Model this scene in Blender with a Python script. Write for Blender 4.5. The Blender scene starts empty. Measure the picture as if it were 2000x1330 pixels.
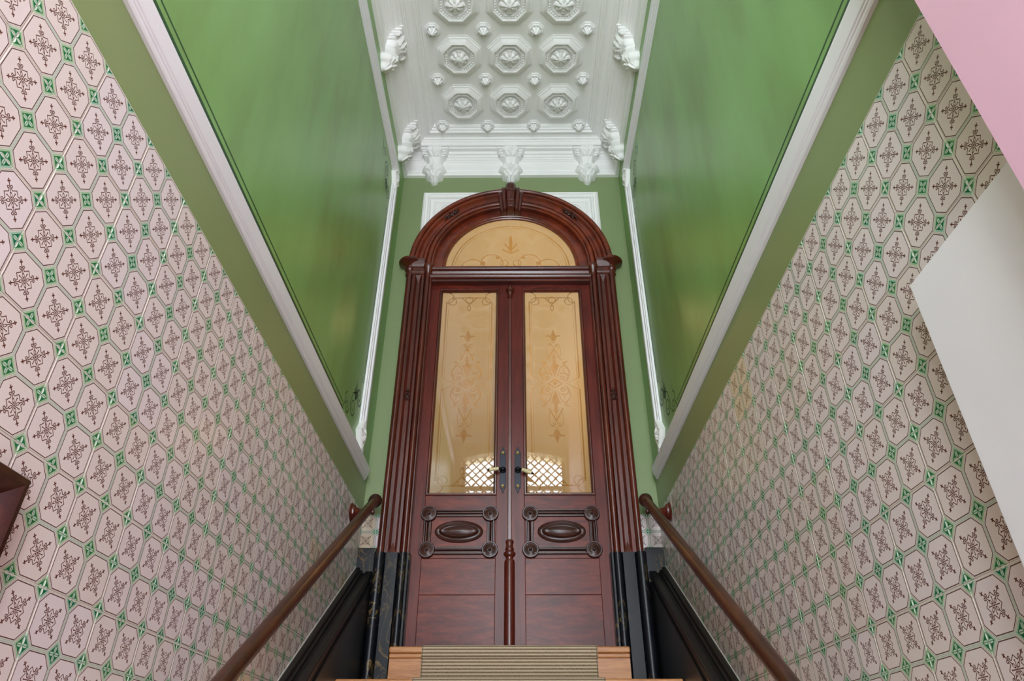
import bpy, bmesh, math, random
from mathutils import Vector, Matrix
random.seed(7)
R = math.radians
SC = bpy.context.scene
COL = SC.collection
PI = math.pi

# ---------------------------------------------------------------- camera, world, exposure
D = 4.06          # door wall plane (y)
W = 0.907         # half width of the stair hall
X0 = -0.003       # centre of the door
CZ = 1.558
ZT = 2.942       # top of the tiling
LZ = 2.144        # landing
YB = -1.31        # street wall
RISE, GOING, NSTEP = 2.144 / 12, 0.268, 12
RAKE = math.atan(RISE / GOING)

cam_d = bpy.data.cameras.new('camera'); cam = bpy.data.objects.new('camera', cam_d); COL.objects.link(cam)
cam.location = (0.0326, 0, CZ)
cam.rotation_euler = (R(90 + 33.207), 0, 0.0062)
cam_d.sensor_width = 36; cam_d.lens = 1328 / 2000 * 36; cam_d.clip_start = 0.02
SC.camera = cam
wd = bpy.data.worlds.new('world'); SC.world = wd; wd.use_nodes = True
bg = wd.node_tree.nodes['Background']; bg.inputs[0].default_value = (0.86, 0.93, 1.0, 1); bg.inputs[1].default_value = 14.5
pd = bpy.data.lights.new('window_portal', 'AREA'); pd.shape = 'RECTANGLE'; pd.size = 1.56; pd.size_y = 5.7
pd.cycles.is_portal = True
po = bpy.data.objects.new('window_portal', pd); COL.objects.link(po)
po.location = (0, YB - 0.32, 2.9); po.rotation_euler = (R(90), 0, 0)
SC.view_settings.view_transform = 'Standard'; SC.view_settings.look = 'None'
SC.view_settings.gamma = 1; SC.view_settings.use_curve_mapping = False
SC.view_settings.exposure = 0.28

# ---------------------------------------------------------------- node maths
class S:
    """a scalar socket with operators"""
    nt = None
    def __init__(s, o): s.o = o
    @staticmethod
    def m(op, *a, clamp=False):
        n = S.nt.nodes.new('ShaderNodeMath'); n.operation = op; n.use_clamp = clamp
        for i, v in enumerate(a):
            if isinstance(v, S): S.nt.links.new(v.o, n.inputs[i])
            else: n.inputs[i].default_value = v
        return S(n.outputs[0])
    def __add__(s, b): return S.m('ADD', s, b)
    __radd__ = __add__
    def __sub__(s, b): return S.m('SUBTRACT', s, b)
    def __rsub__(s, b): return S.m('SUBTRACT', b, s)
    def __mul__(s, b): return S.m('MULTIPLY', s, b)
    __rmul__ = __mul__
    def __truediv__(s, b): return S.m('DIVIDE', s, b)
    def abs(s): return S.m('ABSOLUTE', s)
    def fract(s): return S.m('FRACT', s)
def mn(*a):
    r = a[0]
    for b in a[1:]: r = S.m('MINIMUM', r, b)
    return r
def mx(*a):
    r = a[0]
    for b in a[1:]: r = S.m('MAXIMUM', r, b)
    return r
def ln(x, y): return S.m('SQRT', S.m('MULTIPLY_ADD', x, x, y * y))
def cov(d, w, soft):            # 1 where d < w
    return S.m('MULTIPLY_ADD', d, -1.0 / soft, w / soft + 0.5, clamp=True)
def circ(x, y, a, b, r): return (ln(x - a, y - b) - r).abs()
def disc(x, y, a, b, r): return ln(x - a, y - b) - r
def ell(x, y, a, b, ra, rb, k):
    return (ln((x - a) * (1 / ra), (y - b) * (1 / rb)) - 1.0) * k
def seg(x, y, ax, ay, bx, by):
    dx, dy = bx - ax, by - ay; L = dx * dx + dy * dy
    px = x - ax; py = y - ay
    h = S.m('MULTIPLY_ADD', px, dx / L, py * (dy / L), clamp=True)
    return ln(px - h * dx, py - h * dy)

def new_mat(name):
    m = bpy.data.materials.new(name); m.use_nodes = True
    nt = m.node_tree; S.nt = nt
    return m, nt, nt.nodes['Principled BSDF']
def rgb(c): return (c[0], c[1], c[2], 1)
def srgb(r, g, b):
    f = lambda v: (v / 255 / 12.92) if v / 255 < 0.04045 else ((v / 255 + 0.055) / 1.055) ** 2.4
    return (f(r), f(g), f(b), 1)
def mixc(fac, a, b):
    n = S.nt.nodes.new('ShaderNodeMix'); n.data_type = 'RGBA'
    for sock, v in ((n.inputs[0], fac), (n.inputs[6], a), (n.inputs[7], b)):
        if isinstance(v, S): S.nt.links.new(v.o, sock)
        elif hasattr(v, 'is_linked'): S.nt.links.new(v, sock)
        else: sock.default_value = v
    return n.outputs[2]
def coord(kind='Object', scale=(1, 1, 1)):
    t = S.nt.nodes.new('ShaderNodeTexCoord'); mp = S.nt.nodes.new('ShaderNodeMapping')
    S.nt.links.new(t.outputs[kind], mp.inputs[0]); mp.inputs['Scale'].default_value = scale
    return mp.outputs[0]
def noise(vec, scale, detail=3, rough=0.5, dist=0.0):
    n = S.nt.nodes.new('ShaderNodeTexNoise'); S.nt.links.new(vec, n.inputs['Vector'])
    n.inputs['Scale'].default_value = scale; n.inputs['Detail'].default_value = detail
    n.inputs['Roughness'].default_value = rough; n.inputs['Distortion'].default_value = dist
    return S(n.outputs[0])
def ramp(fac, stops):
    n = S.nt.nodes.new('ShaderNodeValToRGB'); S.nt.links.new(fac.o, n.inputs[0])
    e = n.color_ramp.elements
    while len(e) < len(stops): e.new(0.5)
    for i, (p, c) in enumerate(stops): e[i].position = p; e[i].color = c
    return n.outputs[0]
def bump(bsdf, h, strength, dist=0.01):
    n = S.nt.nodes.new('ShaderNodeBump'); n.inputs['Strength'].default_value = strength; n.inputs['Distance'].default_value = dist
    S.nt.links.new(h.o, n.inputs['Height']); S.nt.links.new(n.outputs[0], bsdf.inputs['Normal'])
def setc(bsdf, c):
    if hasattr(c, 'is_linked'): S.nt.links.new(c, bsdf.inputs['Base Color'])
    else: bsdf.inputs['Base Color'].default_value = c
def xyz(vec):
    n = S.nt.nodes.new('ShaderNodeSeparateXYZ'); S.nt.links.new(vec, n.inputs[0])
    return S(n.outputs[0]), S(n.outputs[1]), S(n.outputs[2])

def plain(name, c, rough=0.5, metal=0.0, coat=0.0, bumpk=0.0, bscale=60):
    m, nt, b = new_mat(name)
    v = coord('Object')
    n = noise(v, 3.0, 3)
    c2 = tuple(x * 0.9 for x in c[:3]) + (1,)
    setc(b, mixc(n, c, c2)); b.inputs['Roughness'].default_value = rough; b.inputs['Metallic'].default_value = metal
    b.inputs['Coat Weight'].default_value = coat
    if bumpk: bump(b, noise(v, bscale, 2), bumpk, 0.004)
    return m

def wood(name, dark, mid, light, sc, rough=0.28, coat=0.35, spec=0.5):
    m, nt, b = new_mat(name)
    v = coord('Object', sc)
    n1 = noise(v, 3.0, 5, 0.6, 0.6); n2 = noise(v, 22.0, 3, 0.6)
    big = noise(coord('Object'), 1.6, 2)
    f = n1 * 0.6 + n2 * 0.25 + big * 0.25
    setc(b, ramp(f, [(0.36, dark), (0.54, mid), (0.74, light)]))
    b.inputs['Roughness'].default_value = rough; b.inputs['Coat Weight'].default_value = coat; b.inputs['Coat Roughness'].default_value = 0.18
    b.inputs['Specular IOR Level'].default_value = spec
    bump(b, n2, 0.06, 0.002)
    return m

MAT = {}
MA = (srgb(38, 11, 8), srgb(76, 25, 17), srgb(112, 44, 28))
MAT['wood_v'] = wood('mahogany_upright', *MA, (14, 14, 0.9))
MAT['wood_h'] = wood('mahogany_cross', *MA, (0.9, 14, 14))
MAT['wood_arch'] = wood('mahogany_arch', srgb(48, 14, 7), srgb(100, 33, 15), srgb(140, 56, 26), (3, 6, 3), 0.3)
MAT['wood_leaf_v'] = wood('mahogany_leaf_upright', srgb(52, 13, 10), srgb(88, 27, 20), srgb(114, 42, 30), (12, 12, 0.8), 0.3, 0.0, 0.28)
MAT['wood_leaf_h'] = wood('mahogany_leaf_cross', srgb(46, 13, 10), srgb(90, 29, 21), srgb(130, 54, 33), (1.8, 10, 9), 0.3, 0.0, 0.28)
MAT['wood_black'] = wood('dark_carved_wood', srgb(34, 13, 10), srgb(56, 26, 19), srgb(78, 40, 30), (2, 8, 8), 0.28, 0.05, 0.4)
MAT['rail'] = wood('handrail_wood', srgb(36, 15, 9), srgb(66, 31, 18), srgb(92, 48, 28), (9, 2, 2), 0.34, 0.15)
MAT['oak'] = wood('stair_pine', srgb(134, 84, 44), srgb(182, 122, 70), srgb(206, 152, 96), (1.2, 12, 14), 0.42, 0.1)
MAT['plaster'] = plain('white_plaster', srgb(247, 246, 244), 0.55)
MAT['white_paint'] = plain('white_gloss_paint', srgb(236, 235, 238), 0.38)
MAT['pink'] = plain('pink_paint', srgb(222, 176, 196), 0.55, bumpk=0.05)
MAT['cream'] = plain('cream_wall', srgb(236, 222, 186), 0.7)
MAT['iron'] = plain('blackened_iron', srgb(34, 35, 42), 0.34, 0.7)
MAT['brass'] = plain('aged_brass', srgb(150, 128, 84), 0.35, 0.9)
MAT['ivory'] = plain('ivory_grip', srgb(226, 208, 160), 0.35, coat=0.3)
MAT['stencil'] = plain('stencil_green', srgb(34, 74, 38), 0.45)
MAT['grout'] = plain('grout', srgb(222, 216, 208), 0.8)
MAT['grille'] = plain('painted_grille', srgb(120, 112, 100), 0.5)

def green_wall(name):
    m, nt, b = new_mat(name)
    x, y, z = xyz(coord('Object'))
    band = cov(z, 3.17, 0.002)
    n = noise(coord('Object', (1, 1.4, 0.55)), 2.2, 3, 0.5)
    n2 = noise(coord('Object', (1, 3.5, 0.7)), 3.0, 2)
    up = ramp(n * 0.8 + n2 * 0.2, [(0.24, srgb(106, 134, 64)), (0.5, srgb(122, 166, 90)), (0.76, srgb(134, 182, 106))])
    lo = mixc(noise(coord('Object'), 1.5, 3), srgb(126, 142, 90), srgb(132, 148, 98))
    setc(b, mixc(band, up, lo))
    b.inputs['Roughness'].default_value = 0.33
    
    return m
MAT['green'] = green_wall('green_glazed_wall')
def end_wall():
    m, nt, b = new_mat('green_end_wall')
    n = noise(coord('Object'), 1.3, 2)
    setc(b, mixc(n, srgb(126, 142, 98), srgb(132, 150, 106))); b.inputs['Roughness'].default_value = 0.42
    return m
MAT['green_end'] = end_wall()

def marble():
    m, nt, b = new_mat('black_gold_marble')
    v = coord('Object', (1, 1, 0.6))
    n = noise(v, 5.0, 6, 0.65, 2.2)
    vein = cov((n - 0.5).abs(), 0.010, 0.016)
    patch = noise(v, 2.4, 3, 0.5, 0.5)
    k = vein * S.m('MULTIPLY_ADD', patch, 7.0, -3.3, clamp=True)
    setc(b, mixc(k * 0.75, mixc(noise(v, 9, 4), srgb(10, 11, 15), srgb(24, 26, 33)), srgb(150, 122, 70)))
    b.inputs['Roughness'].default_value = 0.3; b.inputs['Specular IOR Level'].default_value = 0.3
    return m
MAT['marble'] = marble()
MAT['black'] = plain('black_paint', srgb(20, 20, 22), 0.36)

def tile_mat():
    m, nt, b = new_mat('printed_glazed_tile')
    t = nt.nodes.new('ShaderNodeTexCoord')
    u, v, _ = xyz(t.outputs['UV'])
    x = u.fract() - 0.5; y = v.fract() - 0.5
    ax = x.abs(); ay = y.abs()
    p = mx(ax, ay); q = mn(ax, ay)
    de = 0.5 - p
    k = (1.0 - ax - ay) * 0.7071            # distance from the diamond's centre
    o = mn(de, k - 0.168)
    soft = 0.008
    inner = cov(mn(((u * 0.5).fract() - 0.5).abs(), ((v * 0.5).fract() - 0.5).abs()), 0.035, 0.004)   # joints printed inside a tile
    isdia = cov(k, 0.20, 0.01)
    brown_l = cov((o - 0.046).abs(), 0.0090, soft)
    green_l = cov((o - 0.014).abs(), 0.0052, soft) * mx(inner * 0.95, isdia * 0.95, 0.25)
    strip = cov(o, 0.040, soft)
    dia = cov(k, 0.160, soft)
    din = cov(k, 0.122, soft)
    dx = 0.5 - ax; dy = 0.5 - ay
    a1 = mx(dx, dy); a2 = mn(dx, dy)
    petal = cov(ln((a1 - 0.078) * (1 / 0.062), a2 * (1 / 0.034)) - 1.0, 0.0, 0.25) * (1.0 - cov(a2, 0.006, soft))
    # the brown arabesque, folded eight times
    s = (p + q) * 0.7071; tt = (p - q) * 0.7071
    ds = (s - 0.335).abs()
    plus = mn(mx(ds - 0.034, tt), mx(tt - 0.026, ds)) - 0.004
    strokes = mn(
        plus,
        seg(s, tt, 0.126, 0.0, 0.300, 0.0),
        ell(s, tt, 0.088, 0.0, 0.042, 0.022, 0.028).abs(),
        seg(s, tt, 0.158, 0.044, 0.206, 0.026),
        mx(circ(s, tt, 0.232, 0.040, 0.022), mn(0.034 - tt, 0.236 - s)),
        seg(s, tt, 0.155, 0.155, 0.158, 0.044),
        seg(p, q, 0.030, 0.0, 0.135, 0.0),
        disc(p, q, 0.140, 0.0, 0.006),
        disc(p, q, 0.0, 0.0, 0.010))
    motif = cov(strokes, 0.0090, soft)
    oi = nt.nodes.new('ShaderNodeObjectInfo'); rnd = S(oi.outputs['Random'])
    base = mixc(rnd, srgb(226, 215, 217), srgb(224, 212, 206))
    base = mixc(S.m('GREATER_THAN', rnd, 0.955) * 0.6, base, srgb(222, 202, 158))      # a few yellowed tiles
    n = noise(coord('UV'), 0.9, 2)
    base = mixc(n * 0.25, base, srgb(206, 190, 180))
    pale = mixc(rnd, srgb(152, 190, 166), srgb(160, 190, 146))
    stripc = mixc(inner, mixc(noise(coord('UV'), 0.7, 1), srgb(214, 208, 196), srgb(220, 202, 196)), srgb(206, 208, 196))
    c = mixc(strip, base, stripc)
    c = mixc(dia, c, pale)
    c = mixc(din, c, mixc(rnd, srgb(18, 100, 70), srgb(40, 112, 62)))
    c = mixc(din * petal, c, srgb(186, 212, 188))
    c = mixc(green_l * 0.65, c, srgb(92, 134, 110))
    c = mixc(brown_l, c, srgb(74, 34, 30))
    c = mixc(motif, c, srgb(92, 42, 32))
    setc(b, c)
    b.inputs['Roughness'].default_value = 0.22
    b.inputs['Specular IOR Level'].default_value = 0.45
    bump(b, noise(coord('UV'), 1.7, 2), 0.12, 0.01)
    return m
MAT['tile'] = tile_mat()

def runner_mat():
    m, nt, b = new_mat('ribbed_sisal')
    t = nt.nodes.new('ShaderNodeTexCoord')
    u, v, _ = xyz(t.outputs['UV'])
    rib = S.m('SINE', v * (2 * PI / 0.0052)) * 0.5 + 0.5
    wide = S.m('SINE', v * (2 * PI / 0.0156)) * 0.5 + 0.5
    weave = noise(coord('UV', (260, 60, 1)), 1.0, 2)
    f = rib * 0.22 + wide * 0.62 + weave * 0.3
    edge = cov((u.abs() - 0.436).abs(), 0.002, 0.001)
    c = ramp(f, [(0.2, srgb(92, 72, 56)), (0.45, srgb(150, 128, 102)), (0.9, srgb(202, 184, 154))])
    setc(b, mixc(edge, c, srgb(110, 92, 70)))
    b.inputs['Roughness'].default_value = 0.9
    bump(b, rib + weave * 0.5, 0.5, 0.003)
    return m
MAT['runner'] = runner_mat()

def glass_mat(name, lunette=False):
    m = bpy.data.materials.new(name); m.use_nodes = True; nt = m.node_tree; S.nt = nt
    for n in list(nt.nodes):
        if n.type == 'BSDF_PRINCIPLED': nt.nodes.remove(n)
    out = [n for n in nt.nodes if n.type == 'OUTPUT_MATERIAL'][0]
    t = nt.nodes.new('ShaderNodeTexCoord')
    x, y, _ = xyz(t.outputs['UV'])
    a = x.abs()
    so = 0.0016
    if lunette:
        r = ln(x, y)
        fl = [cov((r - 0.455).abs(), 0.0045, so) * cov(0.02 - y, 0.0, so), cov((r - 0.435).abs(), 0.0015, so),
              cov(ell(a, y, 0, 0.27, 0.013, 0.085, 0.02), 0, so), cov(seg(a, y, 0.0, 0.20, 0.045, 0.27), 0.006, so),
              cov(seg(a, y, 0.0, 0.17, 0.06, 0.21), 0.006, so),
              cov(mx(circ(a, y, 0.145, 0.075, 0.085), 0.06 - y), 0.0045, so), cov(disc(a, y, 0.215, 0.075, 0.018), 0, so),
              cov(mx(circ(a, y, 0.29, 0.02, 0.09), 0.03 - y), 0.004, so), cov(disc(a, y, 0.10, 0.13, 0.015), 0, so),
              cov(seg(a, y, 0.02, 0.04, 0.35, 0.015), 0.003, so), cov(circ(a, y, 0.05, 0.075, 0.03), 0.003, so)]
    else:
        b = y.abs()
        bx = (a - 0.168).abs(); by = b - 0.045
        fl = [cov(mx(bx, mx(b - 0.70, 0.05 - b)), 0.0042, so), cov(mx((a - 0.152).abs(), mx(b - 0.70, 0.05 - b)), 0.001, so),
              cov(mx((b - 0.735).abs(), a - 0.13), 0.0042, so),
              cov(mx(circ(a, b, 0.168, 0.735, 0.05), a - 0.17), 0.0035, so), cov(mx(circ(a, b, 0.125, 0.70, 0.03), b - 0.725), 0.003, so),
              cov(circ(a, b, 0.0, 0.715, 0.026), 0.003, so), cov(seg(a, b, 0.055, 0.735, 0.0, 0.672), 0.0035, so),
              cov(ell(a, b, 0, 0.640, 0.011, 0.022, 0.012).abs(), 0.003, so),
              cov(seg(a, b, 0.168, 0.050, 0.080, 0.0), 0.0022, so), cov(seg(a, b, 0.152, 0.0, 0.168, 0.050), 0.001, so),
              cov(disc(a, b, 0, 0, 0.0125), 0, so), cov(mx(a * 0.7 + b - 0.036, 0.030 - a * 0.7 - b).abs(), 0.003, so),
              # C scrolls
              cov(mx(circ(a, b, 0.058, 0.052, 0.034), 0.082 - a - b * 0.6), 0.0042, so), cov(circ(a, b, 0.052, 0.046, 0.013), 0.0038, so),
              cov(mx(circ(a, b, 0.036, 0.085, 0.066), mx(0.046 - b, 0.072 - a)), 0.0048, so),
              cov(seg(a, b, 0.086, 0.125, 0.062, 0.166), 0.0045, so), cov(seg(a, b, 0.062, 0.166, 0.088, 0.178), 0.005, so),
              cov(seg(a, b, 0.018, 0.060, 0.038, 0.125), 0.0028, so), cov(seg(a, b, 0.038, 0.125, 0.075, 0.160), 0.004, so),
              cov(disc(a, b, 0.062, 0.100, 0.006), 0, so), cov(disc(a, b, 0.066, 0.118, 0.004), 0, so),
              # central leaf
              cov(mx(a * 3.2 + (b - 0.125).abs() - 0.075, -1.0), 0, 0.005), cov(seg(a, b, 0.0, 0.115, 0.027, 0.148), 0.0055, so),
              cov(mx(a * 3.4 + (b - 0.185).abs() - 0.045, -1.0), 0, 0.005),
              # point of the lozenge and loops
              cov(seg(a, b, 0.0, 0.285, 0.046, 0.192), 0.0048, so), cov(mx(ell(a, b, 0.024, 0.262, 0.024, 0.062, 0.03).abs(), 0.205 - b), 0.0016, so),
              cov(circ(a, b, 0.016, 0.308, 0.008), 0.002, so), cov(disc(a, b, 0, 0.335, 0.006), 0, so),
              # fleur
              cov(mx(a * 3.0 + (b - 0.400).abs() - 0.048, -1.0), 0, 0.005), cov(seg(a, b, 0.006, 0.352, 0.022, 0.392), 0.0055, so),
              cov(seg(a, b, 0.022, 0.392, 0.048, 0.392), 0.005, so)]
    mask = mx(*fl)
    grain = noise(coord('UV'), 900, 1)
    frost_c = mixc(grain * 0.2, srgb(214, 192, 150), srgb(196, 172, 130))
    dif = nt.nodes.new('ShaderNodeBsdfDiffuse'); tr = nt.nodes.new('ShaderNodeBsdfTranslucent')
    nt.links.new(frost_c, dif.inputs[0]); tr.inputs[0].default_value = srgb(232, 210, 170)
    fm = nt.nodes.new('ShaderNodeMixShader'); fm.inputs[0].default_value = 0.78
    nt.links.new(dif.outputs[0], fm.inputs[1]); nt.links.new(tr.outputs[0], fm.inputs[2])
    clear = nt.nodes.new('ShaderNodeBsdfTransparent'); clear.inputs[0].default_value = srgb(242, 222, 180)
    cm = nt.nodes.new('ShaderNodeMixShader'); nt.links.new((mask * 0.85).o, cm.inputs[0])
    nt.links.new(fm.outputs[0], cm.inputs[1]); nt.links.new(clear.outputs[0], cm.inputs[2])
    gl = nt.nodes.new('ShaderNodeBsdfGlossy'); gl.inputs['Roughness'].default_value = 0.015
    wob = nt.nodes.new('ShaderNodeBump'); wob.inputs['Strength'].default_value = 0.02; wob.inputs['Distance'].default_value = 0.004
    nt.links.new(noise(coord('UV'), 9.0, 2).o, wob.inputs['Height']); nt.links.new(wob.outputs[0], gl.inputs['Normal'])
    fr = nt.nodes.new('ShaderNodeFresnel'); fr.inputs[0].default_value = 1.85
    om = nt.nodes.new('ShaderNodeMixShader'); nt.links.new(fr.outputs[0], om.inputs[0])
    nt.links.new(cm.outputs[0], om.inputs[1]); nt.links.new(gl.outputs[0], om.inputs[2])
    nt.links.new(om.outputs[0], out.inputs[0])
    return m
MAT['glass'] = glass_mat('etched_glass')
MAT['lunette'] = glass_mat('etched_lunette_glass', True)

# ---------------------------------------------------------------- mesh helpers
class MB:
    def __init__(s): s.v = []; s.f = []; s.uv = {}
    def add(s, vs, fs):
        o = len(s.v); s.v += [tuple(p) for p in vs]; s.f += [tuple(i + o for i in f) for f in fs]; return o
    def box(s, a, b):
        x0, y0, z0 = a; x1, y1, z1 = b
        s.add([(x0, y0, z0), (x1, y0, z0), (x1, y1, z0), (x0, y1, z0), (x0, y0, z1), (x1, y0, z1), (x1, y1, z1), (x0, y1, z1)],
              [(3, 2, 1, 0), (4, 5, 6, 7), (0, 1, 5, 4), (1, 2, 6, 5), (2, 3, 7, 6), (3, 0, 4, 7)])
        return s
    def rows(s, rows, closed=False, caps=False, loop=False):
        """rows: list of equally long point lists; quads between them"""
        n = len(rows[0]); o = len(s.v)
        for r in rows: s.v += [tuple(p) for p in r]
        m = len(rows)
        for i in range(m if loop else m - 1):
            i2 = (i + 1) % m
            for j in range(n if closed else n - 1):
                k = (j + 1) % n
                s.f.append((o + i * n + j, o + i * n + k, o + i2 * n + k, o + i2 * n + j))
        if caps and not loop:
            s.f.append(tuple(o + j for j in range(n))[::-1]); s.f.append(tuple(o + (m - 1) * n + j for j in range(n)))
        return s
    def lathe(s, prof, c=(0, 0, 0), axis=(0, 0, 1), n=24, mod=None):
        """prof: (radius, height along axis)"""
        A = Vector(axis).normalized(); t = Vector((1, 0, 0)) if abs(A.x) < 0.9 else Vector((0, 0, 1))
        U = A.cross(t).normalized(); V = A.cross(U); C = Vector(c)
        rows = []
        for r, h in prof:
            row = []
            for i in range(n):
                ph = 2 * PI * i / n; rr, hh = (r, h) if mod is None else mod(r, h, ph)
                row.append(C + A * hh + (U * math.cos(ph) + V * math.sin(ph)) * rr)
            rows.append(row)
        s.rows(rows, closed=True, caps=True); return s
    def tube(s, pts, r, n=12, caps=True):
        rows = []
        P = [Vector(p) for p in pts]; rad = r if hasattr(r, '__len__') else [r] * len(P)
        prev = None
        for i, p in enumerate(P):
            t = (P[min(i + 1, len(P) - 1)] - P[max(i - 1, 0)]).normalized()
            if prev is None:
                h = Vector((0, 0, 1)) if abs(t.z) < 0.9 else Vector((1, 0, 0)); U = t.cross(h).normalized()
            else: U = (prev - t * prev.dot(t)).normalized()
            prev = U; V = t.cross(U)
            rows.append([p + (U * math.cos(2 * PI * j / n) + V * math.sin(2 * PI * j / n)) * rad[i] for j in range(n)])
        s.rows(rows, closed=True, caps=caps); return s
    def extrude(s, prof, o0, o1, e1, e2, closed=True, caps=True):
        e1 = Vector(e1); e2 = Vector(e2)
        s.rows([[Vector(o) + e1 * a + e2 * b for a, b in prof] for o in (o0, o1)], closed=closed, caps=caps and closed); return s
    def rect(s, x0, x1, z0, z1, prof, mapf):
        """a mitred frame: prof = (inset from the outer edge, height); mapf(x, z, h) -> point"""
        rows = []
        for cx, cz, sx, sz in ((x0, z0, 1, 1), (x1, z0, -1, 1), (x1, z1, -1, -1), (x0, z1, 1, -1)):
            rows.append([mapf(cx + sx * a, cz + sz * a, h) for a, h in prof])
        s.rows(rows, loop=True); return s
    def build(s, name, mat, parent=None, smooth=None, bevel=0.0, segs=2, uvf=None, offset=None):
        me = bpy.data.meshes.new(name)
        vs = s.v if offset is None else [(x - offset[0], y - offset[1], z - offset[2]) for x, y, z in s.v]
        me.from_pydata(vs, [], s.f); me.validate()
        bm = bmesh.new(); bm.from_mesh(me); bmesh.ops.recalc_face_normals(bm, faces=bm.faces)
        bm.to_mesh(me); bm.free()
        if uvf:
            uv = me.uv_layers.new(name='UVMap')
            for l in me.loops:
                uv.data[l.index].uv = uvf(me.vertices[l.vertex_index].co)
        me.materials.append(MAT[mat] if isinstance(mat, str) else mat)
        o = bpy.data.objects.new(name, me); COL.objects.link(o)
        if offset is not None: o.location = offset
        if smooth is not None:
            for p in me.polygons: p.use_smooth = True
            try: me.set_sharp_from_angle(angle=R(smooth))
            except Exception: pass
        if bevel:
            md = o.modifiers.new('bevel', 'BEVEL'); md.width = bevel; md.segments = segs; md.limit_method = 'ANGLE'; md.angle_limit = R(40)
        if parent is not None: attach(o, parent)
        return o
def world_of(o):
    m = Matrix.LocRotScale(o.location, o.rotation_euler, o.scale)
    return world_of(o.parent) @ o.matrix_parent_inverse @ m if o.parent else m
def attach(o, parent):
    o.parent = parent; o.matrix_parent_inverse = world_of(parent).inverted()
def tag(o, label, cat, group=None, kind=None):
    o['label'] = label; o['category'] = cat
    if group: o['group'] = group
    if kind: o['kind'] = kind
    return o
def thing(name, label, cat, loc=(0, 0, 0), group=None, kind=None):
    o = bpy.data.objects.new(name, None); COL.objects.link(o); o.location = loc; o.empty_display_size = 0.1
    return tag(o, label, cat, group, kind)
def part(name, me, mat, parent, loc=(0, 0, 0), rot=(0, 0, 0), scale=(1, 1, 1)):
    o = bpy.data.objects.new(name, me); COL.objects.link(o)
    o.location = loc; o.rotation_euler = rot; o.scale = scale
    attach(o, parent)
    return o
def arcpts(cx, cy, r, a0, a1, n):
    return [(cx + r * math.cos(R(a0 + (a1 - a0) * i / n)), cy + r * math.sin(R(a0 + (a1 - a0) * i / n))) for i in range(n + 1)]
def interp(tab, s):
    for (a, va), (b, vb) in zip(tab, tab[1:]):
        if s <= b:
            k = (s - a) / (b - a); k = k * k * (3 - 2 * k)
            return va + (vb - va) * k
    return tab[-1][1]

# ================================================================ the shell
floor = MB().box((-W - .15, YB - .3, -.1), (W + .15, D + 2.4, 0)).build('floor', plain('hall_floor', srgb(150, 140, 128), 0.4))
tag(floor, 'pale stone floor of the entrance hall below the stairs', 'floor', kind='structure')

def side_wall(sg, name, label):
    x = sg * W
    w = MB().box((min(x, x + sg * .15), YB, 0), (max(x, x + sg * .15), D, 6.6)).build(name, 'green')
    tag(w, label, 'wall', kind='structure')
    g = MB().box((min(x, x - sg * .0052), YB, 0), (max(x, x - sg * .0052), D, ZT + .001)).build('grout_bed', 'grout', w)
    return w
wall_l = side_wall(-1, 'wall_left', 'green glazed left wall of the stairwell above octagon patterned tiles')
wall_r = side_wall(1, 'wall_right', 'green glazed right wall of the stairwell above octagon patterned tiles')

# tiles: squares of four printed octagons, rows hung from the top edge of the tiling
PT = 0.1057; TS = 2 * PT
def tile_mesh(w, h, u0, v0, name):
    g = 0.0011; d = 0.0045; c = 0.0010
    x0, x1, z0, z1 = -w / 2 + g, w / 2 - g, -h / 2 + g, h / 2 - g
    mb = MB()
    mb.add([(x0, 0, z0), (x1, 0, z0), (x1, 0, z1), (x0, 0, z1),
            (x0, -d + c, z0), (x1, -d + c, z0), (x1, -d + c, z1), (x0, -d + c, z1),
            (x0 + c, -d, z0 + c), (x1 - c, -d, z0 + c), (x1 - c, -d, z1 - c), (x0 + c, -d, z1 - c)],
           [(0, 1, 5, 4), (1, 2, 6, 5), (2, 3, 7, 6), (3, 0, 4, 7), (4, 5, 9, 8), (5, 6, 10, 9), (6, 7, 11, 10), (7, 4, 8, 11), (8, 9, 10, 11), (3, 2, 1, 0)])
    o = mb.build(name, 'tile', uvf=lambda p: ((p.x + w / 2) / PT + u0, (p.z + h / 2) / PT + v0))
    me = o.data; bpy.data.objects.remove(o); return me
ME_TILE = tile_mesh(TS, TS, 0, 0, 'tile')
def rake_z(y): return 2.27 + math.tan(RAKE) * (y - 3.5)     # top of the black string
YL, YR = 1.171 - TS * 5, 1.355 - TS * 3                      # a vertical joint on each wall
for wall, sg, yj in ((wall_l, -1, YL), (wall_r, 1, YR)):
    x = sg * (W - .002); rz = R(90) if sg < 0 else R(-90)
    cols = []
    while yj + TS < D: cols.append((yj + PT, TS)); yj += TS
    rest = D - .006 - yj; cols.append((yj + rest / 2, rest))
    me_cut = tile_mesh(rest, TS, 0 if sg < 0 else -rest / PT, 0, 'tile_cut')
    for r in range(14):
        zc = ZT - PT - TS * r
        if zc - PT < -.02: continue
        for yc, w_ in cols:
            if zc + PT < rake_z(yc - w_ / 2): continue
            part('tile', ME_TILE if w_ == TS else me_cut, None, wall, (x, yc, zc),
                 (R(random.uniform(-.2, .2)), R(random.uniform(-.1, .1)), rz + R(random.uniform(-.2, .2))))
x = -(W - .0065)                                             # the left tiling runs on behind the camera
o = MB().box((x - .0045, YB, 0), (x, YL, ZT)).build('tile_field', 'tile', wall_l, uvf=lambda p: ((p.y - YL) / PT, (p.z - ZT) / PT)); o['kind'] = 'stuff'

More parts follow.
